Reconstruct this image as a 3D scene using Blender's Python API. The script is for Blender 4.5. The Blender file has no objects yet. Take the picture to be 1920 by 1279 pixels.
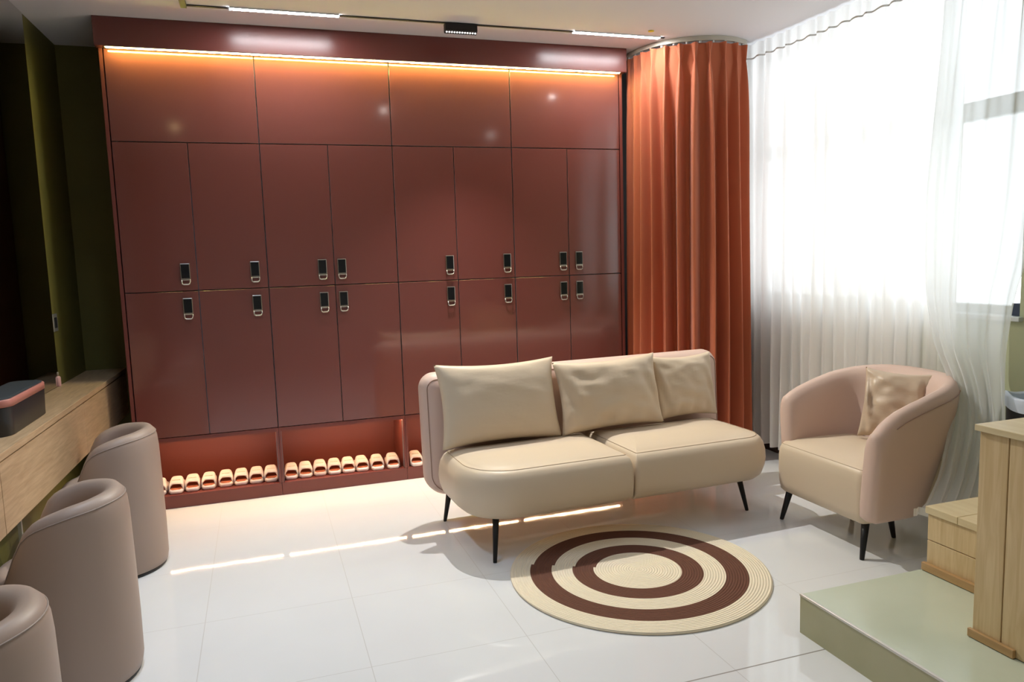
import bpy, bmesh, math, random
from mathutils import Vector, Matrix, noise

random.seed(7)
SC = bpy.context.scene
COL = SC.collection
PI = math.pi

# ------------------------------------------------------------------ camera
F_PX = 1413.19
YAW, PITCH, ROLL = 0.320983, -0.114026, -0.031046
CAM = Vector((0.74235, -4.87205, 1.46984))


def make_camera():
    fwd = Vector((math.sin(YAW) * math.cos(PITCH), math.cos(YAW) * math.cos(PITCH), math.sin(PITCH)))
    right = Vector((math.cos(YAW), -math.sin(YAW), 0))
    up = right.cross(fwd)
    r = math.cos(ROLL) * right + math.sin(ROLL) * up
    u = -math.sin(ROLL) * right + math.cos(ROLL) * up
    cd = bpy.data.cameras.new('camera')
    cd.sensor_fit = 'HORIZONTAL'
    cd.sensor_width = 36.0
    cd.lens = 36.0 * F_PX / 1920.0
    cd.clip_start = 0.05
    co = bpy.data.objects.new('camera', cd)
    COL.objects.link(co)
    m = Matrix((( r.x, u.x, -fwd.x, CAM.x), (r.y, u.y, -fwd.y, CAM.y), (r.z, u.z, -fwd.z, CAM.z), (0, 0, 0, 1)))
    co.matrix_world = m
    SC.camera = co


make_camera()

# ------------------------------------------------------------------ world, lights, exposure
SC.view_settings.view_transform = 'Standard'
SC.view_settings.look = 'None'
SC.view_settings.exposure = 0.0
SC.view_settings.gamma = 1.0
SC.view_settings.use_curve_mapping = False
SC.cycles.max_bounces = 10
SC.cycles.diffuse_bounces = 5
SC.cycles.glossy_bounces = 5
SC.cycles.transmission_bounces = 6
SC.cycles.transparent_max_bounces = 12
SC.cycles.sample_clamp_indirect = 6.0
SC.cycles.caustics_reflective = False
SC.cycles.caustics_refractive = False

WORLD_STRENGTH = 2.8
world = bpy.data.worlds.new('daylight')
SC.world = world
world.use_nodes = True
_bg = world.node_tree.nodes['Background']
_bg.inputs['Color'].default_value = (0.90, 0.96, 1.0, 1)
_bg.inputs['Strength'].default_value = WORLD_STRENGTH

CEIL = 2.85
BAR_L = 140.0          # radiance of the two linear ceiling lights
STRIP_TOP = 170.0       # warm strip under the crown
STRIP_NICHE = 100.0     # warm strips in the slipper niches


def area_light(name, loc, sx, sy, power, color, shape='RECTANGLE', rot=(0, 0, 0), spread=PI):
    ld = bpy.data.lights.new(name, 'AREA')
    ld.shape = shape
    ld.size = sx
    if shape == 'RECTANGLE':
        ld.size_y = sy
    ld.energy = power
    ld.color = color
    ld.spread = spread
    lo = bpy.data.objects.new(name, ld)
    lo.location = loc
    lo.rotation_euler = rot
    COL.objects.link(lo)
    return lo


# the other ceiling lights: bars on the track that turns towards the camera, downlights, and one added fill bar
area_light('unseen_bar_light', (0.46, -1.60, CEIL - 0.025), 0.03, 0.9, 12, (0.62, 0.78, 1.0), spread=math.radians(125))
area_light('unseen_bar_light', (0.46, -3.2, CEIL - 0.025), 0.03, 0.9, 7, (0.84, 0.91, 1.0), spread=math.radians(125))
area_light('unseen_bar_light', (2.2, -3.9, CEIL - 0.025), 0.9, 0.03, 5, (1.0, 0.97, 0.93), spread=math.radians(140))  # fill bar added overhead out of view, not on the track
for (lx, ly, lc) in ((0.05, -3.5, (1.0, 0.72, 0.35)), (1.95, -2.33, (1.0, 0.95, 0.9)), (3.38, -3.6, (1.0, 0.95, 0.9)), (3.30, -1.49, (1.0, 0.95, 0.9))):
    area_light('downlight', (lx, ly, CEIL - 0.01), 0.05, 0.05, 0.5, lc, 'DISK')

# ------------------------------------------------------------------ materials


def s2l(c):
    return tuple(((x / 255.0) / 12.92 if x / 255.0 <= 0.04045 else ((x / 255.0 + 0.055) / 1.055) ** 2.4) for x in c)


def mat(name, col, rough=0.5, metal=0.0, spec=0.5, coat=0.0, sheen=0.0):
    m = bpy.data.materials.new(name)
    m.use_nodes = True
    b = m.node_tree.nodes['Principled BSDF']
    b.inputs['Base Color'].default_value = (*col, 1)
    b.inputs['Roughness'].default_value = rough
    b.inputs['Metallic'].default_value = metal
    b.inputs['Specular IOR Level'].default_value = spec
    b.inputs['Coat Weight'].default_value = coat
    b.inputs['Coat Roughness'].default_value = 0.05
    b.inputs['Sheen Weight'].default_value = sheen
    return m


def nodes(m):
    nt = m.node_tree
    return nt, nt.nodes, nt.links, nt.nodes['Principled BSDF']


def add_bump(m, scale, strength, detail=3.0, dist=0.002, stretch=(1, 1, 1)):
    nt, N, L, b = nodes(m)
    tc = N.new('ShaderNodeTexCoord')
    mp = N.new('ShaderNodeMapping')
    mp.inputs['Scale'].default_value = stretch
    nz = N.new('ShaderNodeTexNoise')
    nz.inputs['Scale'].default_value = scale
    nz.inputs['Detail'].default_value = detail
    bp = N.new('ShaderNodeBump')
    bp.inputs['Strength'].default_value = strength
    bp.inputs['Distance'].default_value = dist
    L.new(tc.outputs['Object'], mp.inputs['Vector'])
    L.new(mp.outputs['Vector'], nz.inputs['Vector'])
    L.new(nz.outputs['Fac'], bp.inputs['Height'])
    L.new(bp.outputs['Normal'], b.inputs['Normal'])
    return m


def mottled(name, c1, c2, scale, rough, stretch=(1, 1, 1), detail=4.0, bump=0.0, spec=0.5, coat=0.0, lo=0.35, hi=0.65, distortion=0.0):
    m = mat(name, c1, rough, spec=spec, coat=coat)
    nt, N, L, b = nodes(m)
    tc = N.new('ShaderNodeTexCoord')
    mp = N.new('ShaderNodeMapping')
    mp.inputs['Scale'].default_value = stretch
    nz = N.new('ShaderNodeTexNoise')
    nz.inputs['Scale'].default_value = scale
    nz.inputs['Detail'].default_value = detail
    nz.inputs['Distortion'].default_value = distortion
    cr = N.new('ShaderNodeValToRGB')
    cr.color_ramp.elements[0].position = lo
    cr.color_ramp.elements[1].position = hi
    cr.color_ramp.elements[0].color = (*c1, 1)
    cr.color_ramp.elements[1].color = (*c2, 1)
    L.new(tc.outputs['Object'], mp.inputs['Vector'])
    L.new(mp.outputs['Vector'], nz.inputs['Vector'])
    L.new(nz.outputs['Fac'], cr.inputs['Fac'])
    L.new(cr.outputs['Color'], b.inputs['Base Color'])
    if bump:
        bp = N.new('ShaderNodeBump')
        bp.inputs['Strength'].default_value = bump
        bp.inputs['Distance'].default_value = 0.001
        L.new(nz.outputs['Fac'], bp.inputs['Height'])
        L.new(bp.outputs['Normal'], b.inputs['Normal'])
    return m


def emit(name, col, strength):
    m = bpy.data.materials.new(name)
    m.use_nodes = True
    nt = m.node_tree
    nt.nodes.remove(nt.nodes['Principled BSDF'])
    e = nt.nodes.new('ShaderNodeEmission')
    e.inputs['Color'].default_value = (*col, 1)
    e.inputs['Strength'].default_value = strength
    nt.links.new(e.outputs[0], nt.nodes['Material Output'].inputs['Surface'])
    return m


def sheer_mat(name, transp, col):
    m = bpy.data.materials.new(name)
    m.use_nodes = True
    nt = m.node_tree
    N, L = nt.nodes, nt.links
    N.remove(N['Principled BSDF'])
    tr = N.new('ShaderNodeBsdfTransparent')
    tl = N.new('ShaderNodeBsdfTranslucent')
    tl.inputs['Color'].default_value = (*col, 1)
    df = N.new('ShaderNodeBsdfDiffuse')
    df.inputs['Color'].default_value = (*col, 1)
    m1 = N.new('ShaderNodeMixShader')
    m1.inputs['Fac'].default_value = 0.30
    m2 = N.new('ShaderNodeMixShader')
    m2.inputs['Fac'].default_value = transp
    L.new(tl.outputs[0], m1.inputs[1])
    L.new(df.outputs[0], m1.inputs[2])
    L.new(m1.outputs[0], m2.inputs[1])
    L.new(tr.outputs[0], m2.inputs[2])
    L.new(m2.outputs[0], N['Material Output'].inputs['Surface'])
    return m


M = {}
M['lacquer'] = add_bump(mat('red_brown_lacquer', (0.170, 0.050, 0.041), 0.10, spec=0.9), 2.2, 0.012, 1.0, 0.02)
M['lacquer_satin'] = mat('red_brown_satin', (0.17, 0.043, 0.034), 0.35)
M['crown'] = add_bump(mat('red_brown_crown_lacquer', (0.15, 0.041, 0.034), 0.27, spec=0.5), 60, 0.05, 2.0, 0.002)
M['edgeband'] = mat('grey_edge_banding', (0.24, 0.23, 0.24), 0.5)
M['dark'] = mat('dark_gap', (0.012, 0.010, 0.010), 0.6)
M['olive'] = mottled('olive_wall_paint', (0.135, 0.118, 0.022), (0.15, 0.13, 0.026), 3.0, 0.6)
M['green'] = mottled('sage_wall_paint', (0.43, 0.46, 0.29), (0.46, 0.49, 0.31), 3.0, 0.6)
M['white_wall'] = mat('white_wall_paint', (0.72, 0.71, 0.69), 0.7)
M['ceiling'] = mat('white_ceiling_paint', (0.74, 0.735, 0.76), 0.8)
M['black_metal'] = mat('black_metal', (0.012, 0.012, 0.013), 0.45, spec=0.3)
M['black_plastic'] = mat('black_plastic', (0.018, 0.019, 0.021), 0.45)
M['chrome'] = mat('brushed_nickel', (0.50, 0.46, 0.41), 0.28, metal=1.0)
M['black_glass'] = mat('black_glass', (0.006, 0.007, 0.009), 0.06)
M['alu'] = mat('anodised_aluminium', (0.62, 0.60, 0.56), 0.35, metal=0.8)
M['rail'] = mat('cream_curtain_rail', (0.52, 0.49, 0.41), 0.4)
M['beige'] = add_bump(mat('beige_leatherette', (0.62, 0.505, 0.375), 0.42, spec=0.4), 14, 0.10, 4.0, 0.004)
M['pillow'] = add_bump(mat('beige_cushion_leatherette', (0.64, 0.525, 0.39), 0.42, spec=0.4), 9, 0.22, 3.0, 0.008, (1, 1, 2.2))
M['pillow_tan'] = add_bump(mat('tan_cushion_satin', (0.54, 0.42, 0.31), 0.4, spec=0.45), 9, 0.35, 3.0, 0.01, (1, 1, 2.0))
M['pink'] = add_bump(mat('dusty_pink_leatherette', (0.62, 0.455, 0.385), 0.48, spec=0.35), 12, 0.06, 4.0, 0.003)
M['stool'] = add_bump(mat('greige_leatherette', (0.335, 0.25, 0.205), 0.45, spec=0.35), 11, 0.07, 4.0, 0.003)
M['piping'] = mat('beige_seam', (0.40, 0.30, 0.20), 0.5)
M['piping_pink'] = mat('pink_seam', (0.38, 0.24, 0.19), 0.5)
M['piping_stool'] = mat('greige_seam', (0.30, 0.235, 0.20), 0.5)
M['oak'] = mottled('oak_veneer', (0.40, 0.26, 0.145), (0.56, 0.39, 0.235), 5.0, 0.38, (14, 1.2, 14), 6.0, 0.05, lo=0.28, hi=0.72, distortion=0.6)
M['pine'] = mottled('pale_pine', (0.56, 0.40, 0.205), (0.66, 0.50, 0.285), 4.0, 0.45, (14, 14, 1.0), 4.0, 0.04, distortion=0.8)
M['pine_dark'] = mottled('amber_pine_trim', (0.40, 0.24, 0.10), (0.50, 0.32, 0.15), 4.0, 0.45, (2, 1, 10), 4.0)
M['pine_top'] = mottled('pine_top_board', (0.60, 0.48, 0.28), (0.68, 0.57, 0.36), 3.0, 0.4, (12, 1, 12), 4.0)
M['orange'] = add_bump(mat('orange_curtain_cloth', (0.49, 0.138, 0.064), 0.75, spec=0.2, sheen=0.25), 260, 0.15, 2.0, 0.001)
M['sheer'] = sheer_mat('white_sheer_voile', 0.05, (0.93, 0.92, 0.90))
M['sheer_open'] = sheer_mat('white_sheer_voile_single', 0.22, (0.93, 0.95, 0.96))
M['tape'] = mat('sheer_heading_tape', (0.60, 0.58, 0.54), 0.8)
M['slipper'] = mat('white_slipper_towelling', (0.82, 0.72, 0.66), 0.7)
M['insole'] = mat('rust_insole', (0.48, 0.15, 0.07), 0.7)
M['print'] = mat('faint_strap_print', (0.66, 0.62, 0.44), 0.7)
M['mirror'] = mat('mirror_glass', (0.62, 0.62, 0.62), 0.01, metal=1.0)
M['rose'] = mat('rose_trim', (0.50, 0.19, 0.15), 0.4)
M['box_black'] = mat('black_case', (0.016, 0.016, 0.018), 0.42)
M['box_lid'] = mat('slate_lid', (0.035, 0.042, 0.052), 0.4)
M['pink_bottle'] = mat('pink_bottle_plastic', (0.75, 0.42, 0.40), 0.3)
M['bag'] = mat('pale_bin_bag', (0.62, 0.70, 0.82), 0.35)
M['yellow'] = mat('yellow_disc', (0.72, 0.55, 0.02), 0.5)
M['frame_white'] = mat('white_window_frame', (0.62, 0.66, 0.66), 0.4)
M['navy'] = mat('navy_window_seal', (0.02, 0.035, 0.075), 0.5)
M['corner_dark'] = mat('near_black_corner', (0.022, 0.019, 0.017), 0.7)  # near-black colour keeps the gap beside the lockers dark
M['skirting'] = mat('dark_brown_skirting', (0.055, 0.030, 0.022), 0.5)
M['bar_white'] = emit('linear_light_diffuser', (0.96, 0.97, 1.0), BAR_L)
M['spot_white'] = emit('spot_lens_glow', (1.0, 0.97, 0.92), 2.5)
M['strip_top'] = emit('warm_strip_glow', (1.0, 0.90, 0.22), STRIP_TOP)
M['strip_niche'] = emit('warm_niche_glow', (1.0, 0.62, 0.32), STRIP_NICHE)


def tile_mat():
    """polished porcelain tiles with thin grout; joints at the places the photo shows"""
    T, X0, Y0 = 0.59828, 0.44184, -0.45330
    m = mat('polished_cream_tile', (0.70, 0.67, 0.63), 0.07, spec=0.55)
    nt, N, L, b = nodes(m)
    geo = N.new('ShaderNodeNewGeometry')
    sep = N.new('ShaderNodeSeparateXYZ')
    L.new(geo.outputs['Position'], sep.inputs[0])

    def mth(op, a, bb=None):
        n = N.new('ShaderNodeMath')
        n.operation = op
        for i, v in enumerate((a, bb)):
            if v is None:
                continue
            if isinstance(v, (int, float)):
                n.inputs[i].default_value = v
            else:
                L.new(v, n.inputs[i])
        return n.outputs[0]

    fx = mth('PINGPONG', mth('SUBTRACT', sep.outputs['X'], X0), T / 2)
    near = mth('LESS_THAN', sep.outputs['Y'], -2.5)      # the last row before the step is cut shorter
    ysh = mth('SUBTRACT', mth('SUBTRACT', sep.outputs['Y'], Y0), mth('MULTIPLY', near, 0.0995))
    fy = mth('PINGPONG', ysh, T / 2)

    def joint(f, idx):
        # PINGPONG with T/2 returns 0 at multiples of T
        return mth('LESS_THAN', f, 0.0014)
    jx = joint(fx, 0)
    wide = mth('ADD', 0.0014, mth('MULTIPLY', near, 0.0016))
    jy = mth('LESS_THAN', fy, wide)
    j = mth('MAXIMUM', jx, jy)
    jdark = N.new('ShaderNodeMixRGB')
    jdark.inputs['Color1'].default_value = (0.66, 0.625, 0.575, 1)
    jdark.inputs['Color2'].default_value = (0.26, 0.245, 0.225, 1)
    nz = N.new('ShaderNodeTexNoise')
    nz.inputs['Scale'].default_value = 1.6
    nz.inputs['Detail'].default_value = 5
    cr = N.new('ShaderNodeValToRGB')
    cr.color_ramp.elements[0].position = 0.3
    cr.color_ramp.elements[1].position = 0.7
    cr.color_ramp.elements[0].color = (0.69, 0.70, 0.71, 1)
    cr.color_ramp.elements[1].color = (0.73, 0.74, 0.75, 1)
    L.new(geo.outputs['Position'], nz.inputs['Vector'])
    L.new(nz.outputs['Fac'], cr.inputs['Fac'])
    L.new(cr.outputs['Color'], jdark.inputs['Color1'])
    L.new(mth('ADD', mth('MULTIPLY', j, .55), mth('MULTIPLY', mth('MULTIPLY', jy, near), .45)), jdark.inputs['Fac'])
    L.new(jdark.outputs['Color'], b.inputs['Base Color'])
    rr = mth('ADD', mth('MULTIPLY', j, 0.4), 0.035)
    L.new(rr, b.inputs['Roughness'])
    bp = N.new('ShaderNodeBump')
    bp.inputs['Strength'].default_value = 0.02
    bp.inputs['Distance'].default_value = 0.01
    nz2 = N.new('ShaderNodeTexNoise')
    nz2.inputs['Scale'].default_value = 9.0
    nz2.inputs['Detail'].default_value = 1.0
    L.new(geo.outputs['Position'], nz2.inputs['Vector'])
    L.new(nz2.outputs['Fac'], bp.inputs['Height'])
    L.new(bp.outputs['Normal'], b.inputs['Normal'])
    return m


M['tile'] = tile_mat()


def step_mat():
    m = mottled('sage_step_tile', (0.50, 0.55, 0.43), (0.55, 0.60, 0.48), 2.5, 0.14, spec=0.5)
    return m


M['step'] = step_mat()
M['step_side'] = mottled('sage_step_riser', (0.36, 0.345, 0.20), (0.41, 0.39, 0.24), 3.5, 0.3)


def rug_mat():
    m = mat('braided_rug', (0.7, 0.6, 0.4), 0.85, spec=0.2)
    nt, N, L, b = nodes(m)
    tc = N.new('ShaderNodeTexCoord')
    sep = N.new('ShaderNodeSeparateXYZ')
    L.new(tc.outputs['Object'], sep.inputs[0])

    def mth(op, a, bb=None):
        n = N.new('ShaderNodeMath')
        n.operation = op
        for i, v in enumerate((a, bb)):
            if v is None:
                continue
            if isinstance(v, (int, float)):
                n.inputs[i].default_value = v
            else:
                L.new(v, n.inputs[i])
        return n.outputs[0]
    X, Y = sep.outputs['X'], sep.outputs['Y']
    r = mth('SQRT', mth('ADD', mth('MULTIPLY', X, X), mth('MULTIPLY', Y, Y)))
    # one turn of the spiral adds one braid width; object x axis points where the colour changes
    ang = mth('DIVIDE', mth('ARCTAN2', Y, X), 2 * PI)
    pitch = 0.0118
    rs = mth('ADD', r, mth('MULTIPLY', ang, pitch))
    cr = N.new('ShaderNodeValToRGB')
    cr.color_ramp.interpolation = 'CONSTANT'
    cream, brown = (0.80, 0.70, 0.53, 1), (0.135, 0.058, 0.037, 1)
    e = cr.color_ramp.elements
    e[0].position = 0.0
    e[0].color = cream
    e[1].position = 0.333
    e[1].color = brown
    for p, c in ((0.497, cream), (0.664, brown), (0.832, cream)):
        q = e.new(p)
        q.color = c
    L.new(mth('DIVIDE', rs, 0.59), cr.inputs['Fac'])
    L.new(cr.outputs['Color'], b.inputs['Base Color'])
    bp = N.new('ShaderNodeBump')
    bp.inputs['Strength'].default_value = 0.55
    bp.inputs['Distance'].default_value = 0.0035
    wv = mth('SINE', mth('MULTIPLY', rs, 2 * PI / pitch))
    L.new(wv, bp.inputs['Height'])
    L.new(bp.outputs['Normal'], b.inputs['Normal'])
    return m


M['rug'] = rug_mat()

# ------------------------------------------------------------------ helpers


def tag(o, label=None, cat=None, group=None, kind=None):
    if label:
        o['label'] = label
    if cat:
        o['category'] = cat
    if group:
        o['group'] = group
    if kind:
        o['kind'] = kind
    return o


def empty(name, loc=(0, 0, 0), rz=0.0):
    o = bpy.data.objects.new(name, None)
    o.empty_display_size = 0.1
    o.location = loc
    o.rotation_euler = (0, 0, rz)
    COL.objects.link(o)
    return o


def obj(name, bm, mats, parent=None, smooth=False, subsurf=0):
    bmesh.ops.recalc_face_normals(bm, faces=bm.faces)
    me = bpy.data.meshes.new(name)
    bm.to_mesh(me)
    bm.free()
    if not isinstance(mats, (list, tuple)):
        mats = [mats]
    for m in mats:
        me.materials.append(m)
    if smooth:
        for p in me.polygons:
            p.use_smooth = True
    o = bpy.data.objects.new(name, me)
    COL.objects.link(o)
    if parent:
        o.parent = parent
    if subsurf:
        s = o.modifiers.new('subdivision', 'SUBSURF')
        s.levels = subsurf
        s.render_levels = subsurf
    return o


def box(bm, x0, x1, y0, y1, z0, z1, bevel=0.0, mi=0, seg=2):
    t = bmesh.new()
    r = bmesh.ops.create_cube(t, size=1.0)
    for v in t.verts:
        v.co = Vector(((x0 + x1) / 2 + v.co.x * (x1 - x0), (y0 + y1) / 2 + v.co.y * (y1 - y0), (z0 + z1) / 2 + v.co.z * (z1 - z0)))
    if bevel:
        bmesh.ops.bevel(t, geom=t.edges[:], offset=bevel, segments=seg, affect='EDGES', profile=0.5)
    for f in t.faces:
        f.material_index = mi
    merge(bm, t)


def merge(bm, t):
    me = bpy.data.meshes.new('tmp')
    t.to_mesh(me)
    t.free()
    bm.from_mesh(me)
    bpy.data.meshes.remove(me)


def boxobj(name, dims, m, parent=None, bevel=0.0):
    bm = bmesh.new()
    box(bm, *dims, bevel=bevel)
    return obj(name, bm, m, parent)


def loft(bm, rings, close=True, cap0=True, cap1=True, mi=0):
    """rings: equal-length lists of points"""
    vs = [[bm.verts.new(p) for p in r] for r in rings]
    n = len(rings[0])
    for a, b in zip(vs[:-1], vs[1:]):
        for i in range(n if close else n - 1):
            j = (i + 1) % n
            try:
                f = bm.faces.new((a[i], a[j], b[j], b[i]))
                f.material_index = mi
            except ValueError:
                pass
    if cap0:
        f = bm.faces.new(vs[0][::-1])
        f.material_index = mi
    if cap1:
        f = bm.faces.new(vs[-1])
        f.material_index = mi
    return vs


def rrect(x0, x1, y0, y1, radii, inset=0.0, n=8):
    """rounded rectangle, radii for corners (x0,y0),(x1,y0),(x1,y1),(x0,y1)"""
    x0 += inset; x1 -= inset; y0 += inset; y1 -= inset
    if not isinstance(radii, (tuple, list)):
        radii = (radii,) * 4
    out = []
    for (cx, cy, sx, sy, a0, r) in ((x0, y0, 1, 1, PI, radii[0]), (x1, y0, -1, 1, 1.5 * PI, radii[1]), (x1, y1, -1, -1, 0, radii[2]), (x0, y1, 1, -1, 0.5 * PI, radii[3])):
        r = max(r - inset, 0.004)
        r = min(r, (x1 - x0) / 2 - 1e-4, (y1 - y0) / 2 - 1e-4)
        for k in range(n + 1):
            a = a0 + 0.5 * PI * k / n
            out.append((cx + sx * r + r * math.cos(a), cy + sy * r + r * math.sin(a)))
    return out


def tube(bm, pts, r, n=8, closed=False, mi=0, caps=True):
    pts = [Vector(p) for p in pts]
    rings = []
    m = len(pts)
    for i, p in enumerate(pts):
        if closed:
            d = pts[(i + 1) % m] - pts[i - 1]
        else:
            d = pts[min(i + 1, m - 1)] - pts[max(i - 1, 0)]
        if d.length < 1e-9:
            d = Vector((0, 0, 1))
        d.normalize()
        ref = Vector((0, 0, 1)) if abs(d.z) < 0.9 else Vector((1, 0, 0))
        a = d.cross(ref).normalized()
        b = d.cross(a).normalized()
        rr = r[i] if isinstance(r, (list, tuple)) else r
        rings.append([p + a * (rr * math.cos(2 * PI * k / n)) + b * (rr * math.sin(2 * PI * k / n)) for k in range(n)])
    if closed:
        rings.append(rings[0])
        vs = loft(bm, rings[:-1], True, False, False, mi)
        for k in range(n):
            j = (k + 1) % n
            f = bm.faces.new((vs[-1][k], vs[-1][j], vs[0][j], vs[0][k]))
            f.material_index = mi
    else:
        loft(bm, rings, True, caps, caps, mi)


def cyl(bm, c0, c1, r0, r1, n=16, mi=0):
    tube(bm, [c0, c1], [r0, r1], n, mi=mi)


def sstep(a, b, x):
    t = max(0.0, min(1.0, (x - a) / (b - a)))
    return t * t * (3 - 2 * t)


def lerp(a, b, t):
    return a + (b - a) * t


def interp(tab, x):
    if x <= tab[0][0]:
        return tab[0][1]
    for (a, va), (b, vb) in zip(tab[:-1], tab[1:]):
        if x <= b:
            return lerp(va, vb, (x - a) / (b - a))
    return tab[-1][1]


def struct(name, bm, m, smooth=False):
    return tag(obj(name, bm, m, smooth=smooth), kind='structure')


# ------------------------------------------------------------------ setting
WALL_Y = 0.62
LW_A = -0.0272                 # the mirror wall is very slightly out of square with the lockers
LW_P = (-0.126, 0.62)          # pivot: far front corner of the wooden counter


def floor_ceiling():
    bm = bmesh.new()
    box(bm, -1.2, 4.5, -7.2, 0.9, -0.1, 0.0)
    struct('floor', bm, M['tile'])
    bm = bmesh.new()
    box(bm, -1.2, 4.5, -7.2, 0.9, CEIL, CEIL + 0.1)
    struct('ceiling', bm, M['ceiling'])
    bm = bmesh.new()
    box(bm, -1.2, 3.235, WALL_Y, WALL_Y + 0.1, 0, CEIL)
    struct('wall_back', bm, M['olive'])
    # dark return beside the lockers, behind the orange curtain
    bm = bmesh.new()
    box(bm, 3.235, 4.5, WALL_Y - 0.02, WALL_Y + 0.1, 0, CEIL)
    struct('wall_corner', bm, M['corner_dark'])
    bm = bmesh.new()
    box(bm, -0.335, -0.235, -7.9, 0.1, 0, CEIL)
    w = struct('wall_left', bm, M['olive'])
    w.location = (LW_P[0], LW_P[1], 0)
    w.rotation_euler = (0, 0, LW_A)
    bm = bmesh.new()
    box(bm, -1.2, 4.5, -7.2, -7.1, 0, CEIL)
    struct('wall_front', bm, M['white_wall'])
    # window wall, opening y -2.22..-0.45, z 1.09..2.62
    X0, X1 = 4.20, 4.40
    WY, WT = -0.06, 2.81
    bm = bmesh.new()
    box(bm, X0, X1, WY, WALL_Y, 0, CEIL)
    box(bm, X0, X1, -1.75, WY, 0, 1.09)
    box(bm, X0, X1, -2.22, WY, WT, CEIL)
    struct('wall_right', bm, M['white_wall'])
    bm = bmesh.new()
    box(bm, X0, X1, -7.1, -2.22, 0, CEIL)
    box(bm, X0, X1, -2.22, -1.75, 0, 1.09)
    struct('wall_side', bm, M['green'])
    bm = bmesh.new()
    box(bm, X0 - 0.018, X0, -2.2, WALL_Y - 0.02, 0.0, 0.085)
    struct('baseboard_right', bm, M['skirting'])
    # window
    bm = bmesh.new()
    fx0, fx1 = 4.27, 4.33
    w = 0.05
    box(bm, fx0, fx1, -2.22, -2.22 + w, 1.09, WT)
    box(bm, fx0, fx1, WY - w, WY, 1.09, WT)
    box(bm, fx0, fx1, -2.22 + w, WY - w, 1.09, 1.09 + w)
    box(bm, fx0, fx1, -2.22 + w, WY - w, WT - w, WT)
    box(bm, fx0 + .005, fx1 - .005, -2.22 + w, WY - w, 2.08, 2.175)
    box(bm, fx0 + .005, fx1 - .005, -1.20, -1.15, 1.09 + w, 2.08)
    win = struct('window_1', bm, M['frame_white'])
    bm = bmesh.new()
    box(bm, 4.205, fx0, -2.219, -2.175, 1.10, 1.16)
    obj('window_seal', bm, M['navy'], win)
    bm = bmesh.new()
    box(bm, 4.17, fx0, -2.24, WY, 1.075, 1.098, 0.003)
    obj('window_sill', bm, M['frame_white'], win)


floor_ceiling()


def platform():
    """raised step at the right, part of the floor"""
    x0, y1, h = 2.618, -2.612, 0.155
    bm = bmesh.new()
    box(bm, x0 + 0.006, 4.199, -7.1, y1, 0.0, h - 0.002)
    o = obj('step_platform', bm, M['step'])
    tag(o, kind='structure')
    bm = bmesh.new()
    box(bm, x0, x0 + 0.006, -7.1, y1, 0.0, h - 0.006)
    obj('riser', bm, M['step_side'], o)
    bm = bmesh.new()
    box(bm, x0 - 0.003, x0 + 0.008, -7.1, y1 + 0.001, h - 0.008, h + 0.001, 0.0015)
    obj('edge_trim', bm, M['alu'], o)


platform()

# ------------------------------------------------------------------ lockers
ZA, ZB, ZC, ZS = 2.1792, 1.3148, 0.4381, 2.688
DW = 0.4
LOCKS = {  # door index 0..7 : (x, side)
    0: 0.335, 1: 0.727, 2: 1.127, 3: 1.247, 4: 1.946, 5: 2.344, 6: 2.753, 7: 2.873}
ORD = ['leftmost', 'second from the left', 'third from the left', 'rightmost']


def door_mesh(x0, x1, z0, z1):
    bm = bmesh.new()
    box(bm, x0, x1, 0.0, 0.02, z0, z1, 0.0012, seg=1)
    for f in bm.faces:
        n = f.normal
        f.material_index = 1 if abs(n.x) > 0.9 else 0
    return bm


def add_lock(door, x, zc):
    bm = bmesh.new()
    # plate frame: rim around the glass pad
    w, h = 0.027, 0.050
    zb = zc + 0.012
    box(bm, x - w, x + w, -0.010, -0.0005, zb - h, zb + h, 0.003)
    obj('lock_plate', bm, M['chrome'], door, True).data.polygons.foreach_set('use_smooth', [False] * len(door.children[-1].data.polygons))
    bm = bmesh.new()
    box(bm, x - w + 0.0045, x + w - 0.0045, -0.0125, -0.0102, zb - h + 0.012, zb + h - 0.005, 0.001)
    obj('keypad', bm, M['black_glass'], door)
    bm = bmesh.new()
    pts = []
    zt = zb - h + 0.002
    for k in range(13):
        a = PI * k / 12
        pts.append((x + math.cos(a) * (w - 0.003), -0.006 - 0.008 * math.sin(a), zt - 0.026 * min(1, math.sin(a) * 1.8)))
    pts = [(x + w - 0.003, -0.006, zt + 0.004)] + pts + [(x - w + 0.003, -0.006, zt + 0.004)]
    tube(bm, pts, 0.0035, 8)
    obj('pull_loop', bm, M['chrome'], door, True)


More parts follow.
